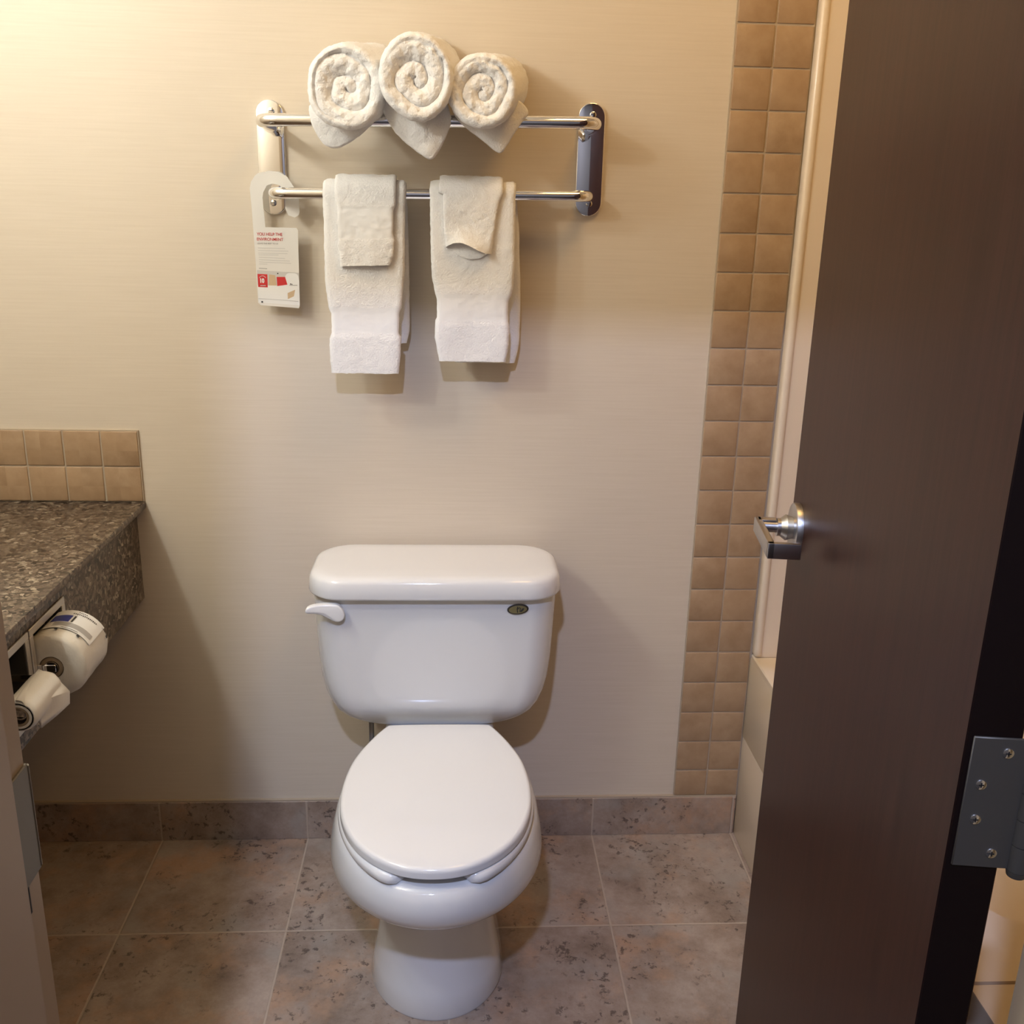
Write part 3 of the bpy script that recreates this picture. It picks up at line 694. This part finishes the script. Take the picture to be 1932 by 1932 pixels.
o = finish(b, 'hand_towel', [M['terry'], M['band']], ang=70); disp(o, .0032, .01)
tag(o, 'white hand towel folded over the lower bar, left of the pair, flat-hemmed washcloth on it', 'towel', 'hand towels over the lower bar')
b = B(); drape(b, BL_, BR_, [(-.645, 1.45), (-.60, 1.13)], BBR, 1.1395, 1.1295, .0175, -.030, -.0855, zl(-.57), .0125, band=(1.2630, 1.2150), seed=6)
o = finish(b, 'hand_towel', [M['terry'], M['band']], ang=70); disp(o, .0032, .01)
tag(o, 'white hand towel folded over the lower bar, right of the pair, curled washcloth on it', 'towel', 'hand towels over the lower bar')
WAL = [(-0.8226, 1.4722), (-0.8215, 1.4326), (-0.8172, 1.4238), (-0.8181, 1.354), (-0.8149, 1.3404), (-0.8142, 1.3244)]
WAR = [(-0.7088, 1.4749), (-0.7105, 1.4284), (-0.7141, 1.4194), (-0.7158, 1.3789), (-0.7125, 1.3653), (-0.7152, 1.3378), (-0.7226, 1.3181)]
WBL = [(-0.6307, 1.4732), (-0.6229, 1.4501), (-0.6217, 1.4074), (-0.6194, 1.3728), (-0.6171, 1.363)]
WBR = [(-0.5106, 1.475), (-0.5113, 1.4527), (-0.5188, 1.4354), (-0.524, 1.4095), (-0.53, 1.3659), (-0.532, 1.3461)]
b = B(); drape(b, WAL, WAR, [(-.820, 1.45), (-.815, 1.33)], [(-.711, 1.45), (-.72, 1.33)], 1.3200, 1.325, .0285, -.0365, -.0985, zl(-.77), .0085, band=(1.4215, 1.368), seed=4, slant=lambda u: .004-.004*u)
o = finish(b, 'washcloth', [M['terry'], M['band']], ang=70); disp(o, .0030, .01)
tag(o, 'white washcloth with flat straight hem draped over the left hand towel', 'washcloth', 'washcloths over the hand towels')
b = B(); drape(b, WBL, WBR, [(-.626, 1.45), (-.617, 1.355)], [(-.512, 1.45), (-.53, 1.35)], 1.3550, 1.35, .0285, -.0365, -.0960, zl(-.57), .0075, seed=8, slant=lambda u: -(.016*math.sin(PI*min(1, u*1.15)))*(1-u)*1.2+.011*u, flare=.10)
# inner turned-under layer showing at the open fold
def inner(u): return 1.362-.022*math.sin(PI*min(1, u*1.0+.02))**.7-.012*u
rows = []
for k in range(15):
    v = k/14; row = []
    for j in range(25):
        u = j/24; xl, xr = interp(WBL, 1.40-.03*v)+.003, interp(WBR, 1.40-.03*v)-.002
        z = 1.41+(inner(u)-1.41)*v; row.append(Vector((xl+(xr-xl)*u, -.0925-.003*math.sin(PI*u)*v, z)))
    rows.append(row)
rows2 = [[p+Vector((0, .004, 0)) for p in r] for r in rows]
loft(b, [r+list(reversed(s)) for r, s in zip(rows, rows2)])
o = finish(b, 'washcloth', [M['terry'], M['band']], ang=70); disp(o, .0030, .01)
tag(o, 'white washcloth with slanted curled open fold draped over the right hand towel', 'washcloth', 'washcloths over the hand towels')
# ------------------------------------------------------------------ door hanger card on the lower bar
CD = [(-0.9708, 1.48), (-0.977, 1.4756), (-0.985, 1.464), (-0.9879, 1.4525), (-0.9862, 1.4152), (-0.9842, 1.3214), (-0.9835, 1.24), (-0.9784, 1.2355), (-0.9055, 1.2309), (-0.903, 1.2353), (-0.901, 1.3777), (-0.9038, 1.3821), (-0.9625, 1.3823), (-0.965, 1.4359), (-0.9630, 1.4459), (-.956, 1.4580), (-.945, 1.4620), (-.932, 1.4590), (-.9245, 1.450), (-0.9232, 1.4354), (-0.9233, 1.4166), (-0.9179, 1.4051), (-0.906, 1.4013), (-0.8983, 1.4056), (-0.8966, 1.4114), (-0.897, 1.4374), (-0.9038, 1.4545), (-0.9094, 1.4629), (-0.9177, 1.4756), (-0.9322, 1.483), (-0.9499, 1.4847)]
hc = thing('door_hanger_card', 'white paper door hanger card with red print, hooked on lower bar', 'card', (-.943, -.035, 1.36))
CY = -.0352
b = B(); vs1 = [b.verts.new((x, CY, z)) for x, z in CD]; f = b.faces.new(vs1)
r = bmesh.ops.extrude_face_region(b, geom=[f]); bmesh.ops.translate(b, verts=[v for v in r['geom'] if isinstance(v, bmesh.types.BMVert)], vec=(0, .0008, 0))
bmesh.ops.triangulate(b, faces=[f for f in b.faces if len(f.verts) > 4])
finish(b, 'card', M['paper'], hc, smooth=False)
def flat(name, polys, mt, dy, root=hc):
    b = B()
    for P_ in polys:
        slab(b, P_, xzmap(), CY-.00005, CY-dy)
    return finish(b, name, mt, root, smooth=False)
def text(s, name, x, z, sz, mt, sx=1.0, dy=.0004, rot=0, off=0.0):
    cu = bpy.data.curves.new(name, 'FONT'); cu.body = s; cu.size = sz; cu.extrude = .0001; cu.offset = off; cu.align_x = 'LEFT'
    tmp = bpy.data.objects.new('tmp', cu); COL.objects.link(tmp)
    dg = bpy.context.evaluated_depsgraph_get(); me = bpy.data.meshes.new_from_object(tmp.evaluated_get(dg)); bpy.data.objects.remove(tmp)
    me.name = name; me.materials.clear(); me.materials.append(mt)
    me.transform(Matrix.Rotation(PI/2, 4, 'X') @ Matrix.Diagonal((sx, 1, 1, 1)))
    w0 = min(v.co.x for v in me.vertices)
    me.transform(Matrix.Translation((x-w0, CY-dy, z)))
    me.transform(Matrix.Translation(-Vector(hc.location)))
    o = bpy.data.objects.new(name, me); COL.objects.link(o); o.parent = hc; return o
flat('photo_panel', [[(-.9825, 1.2405), (-.9030, 1.2365), (-.9022, 1.2985), (-.9825, 1.302)]], M['pwhite'], .0001)
flat('photo_wall', [[(-.9825, 1.274), (-.945, 1.272), (-.925, 1.276), (-.9030, 1.285), (-.9022, 1.2985), (-.9825, 1.302)]], M['lgrey'], .00015)
flat('headboard', [rrect(-.9290, -.9035, 1.2600, 1.2975, .008)], M['pwhite'], .0002)
flat('tan_stripe', [[(-.9593, 1.2944), (-.9478, 1.2929), (-.9461, 1.2735), (-.9613, 1.2732)]], M['ptan'], .00025)
flat('bed', [rrect(-.978, -.9045, 1.2440, 1.2735, .006)], M['pwhite'], .0003)
flat('red_cushion', [[(-.9453, 1.2899), (-.9292, 1.2902), (-.9253, 1.2756), (-.9448, 1.2726)]], M['red'], .0004)
flat('red_square', [[(-.9818, 1.2949), (-.9629, 1.2944), (-.9633, 1.2696), (-.9816, 1.2702)]], M['red'], .0004)
flat('open_book', [[(-.9256, 1.2596), (-.9109, 1.2661), (-.9137, 1.2536), (-.9257, 1.248)]], M['ptan'], .0004)
flat('grey_line', [[(-.9823, 1.2483), (-.9375, 1.2464), (-.9055, 1.2443), (-.9055, 1.2436), (-.9375, 1.2457), (-.9823, 1.2476)], rrect(-.9215, -.906, 1.2738, 1.2752, .0004)], M['grey'], .0005)
for x, z, r_ in ((-.9428, 1.2965, .0013), (-.9755, 1.2418, .0018), (-.9190, 1.2768, .0012), (-.9165, 1.2764, .001)):
    b = B(); slab(b, [(x+r_*math.cos(k*PI/5), z+r_*math.sin(k*PI/5)) for k in range(10)], xzmap(), CY-.0001, CY-.0006)
    finish(b, 'small_mark', M['pdark'], hc, smooth=False)
ln = [(-.9781, 1.3439, -.9268, 1.3436), (-.9784, 1.3387, -.9207, 1.3389), (-.9782, 1.3343, -.9227, 1.3341), (-.9779, 1.3308, -.9398, 1.3312), (-.9777, 1.3265, -.9276, 1.3249), (-.9775, 1.3221, -.9189, 1.3202), (-.9773, 1.3178, -.9164, 1.3159), (-.9775, 1.3138, -.962, 1.3137)]
flat('fine_print', [[(a, c-.0005), (e, g-.0005), (e, g+.0004), (a, c+.0004)] for a, c, e, g in ln], M['lgrey'], .0003)
flat('signature', [[(-.9784, 1.3050), (-.9628, 1.3042), (-.9628, 1.3056), (-.9784, 1.3064)]], M['grey'], .0003)
text('YOU HELP THE', 'lettering', -.9793, 1.3668, .0078, M['redtext'], .92, off=.00006)
text('ENVIRONMENT', 'lettering', -.9793, 1.3575, .0078, M['redtext'], .92, off=.00006)
text('LEAVE THE REST TO US', 'lettering', -.9787, 1.3507, .0044, M['grey'], .86, off=0)
text('10', 'lettering', -.9770, 1.2785, .0112, M['pwhite'], .8, dy=.0008, off=.0006)
flat('arc_print', [[(-.9723+.0075*math.cos(a)*s, 1.2835+.0085*math.sin(a)*s) for s, aa in ((1, range(30, 151, 12)), (.88, range(150, 29, -12))) for a in [math.radians(q) for q in aa]], rrect(-.9775, -.967, 1.2722, 1.2736, .0004)], M['lgrey'], .0008)
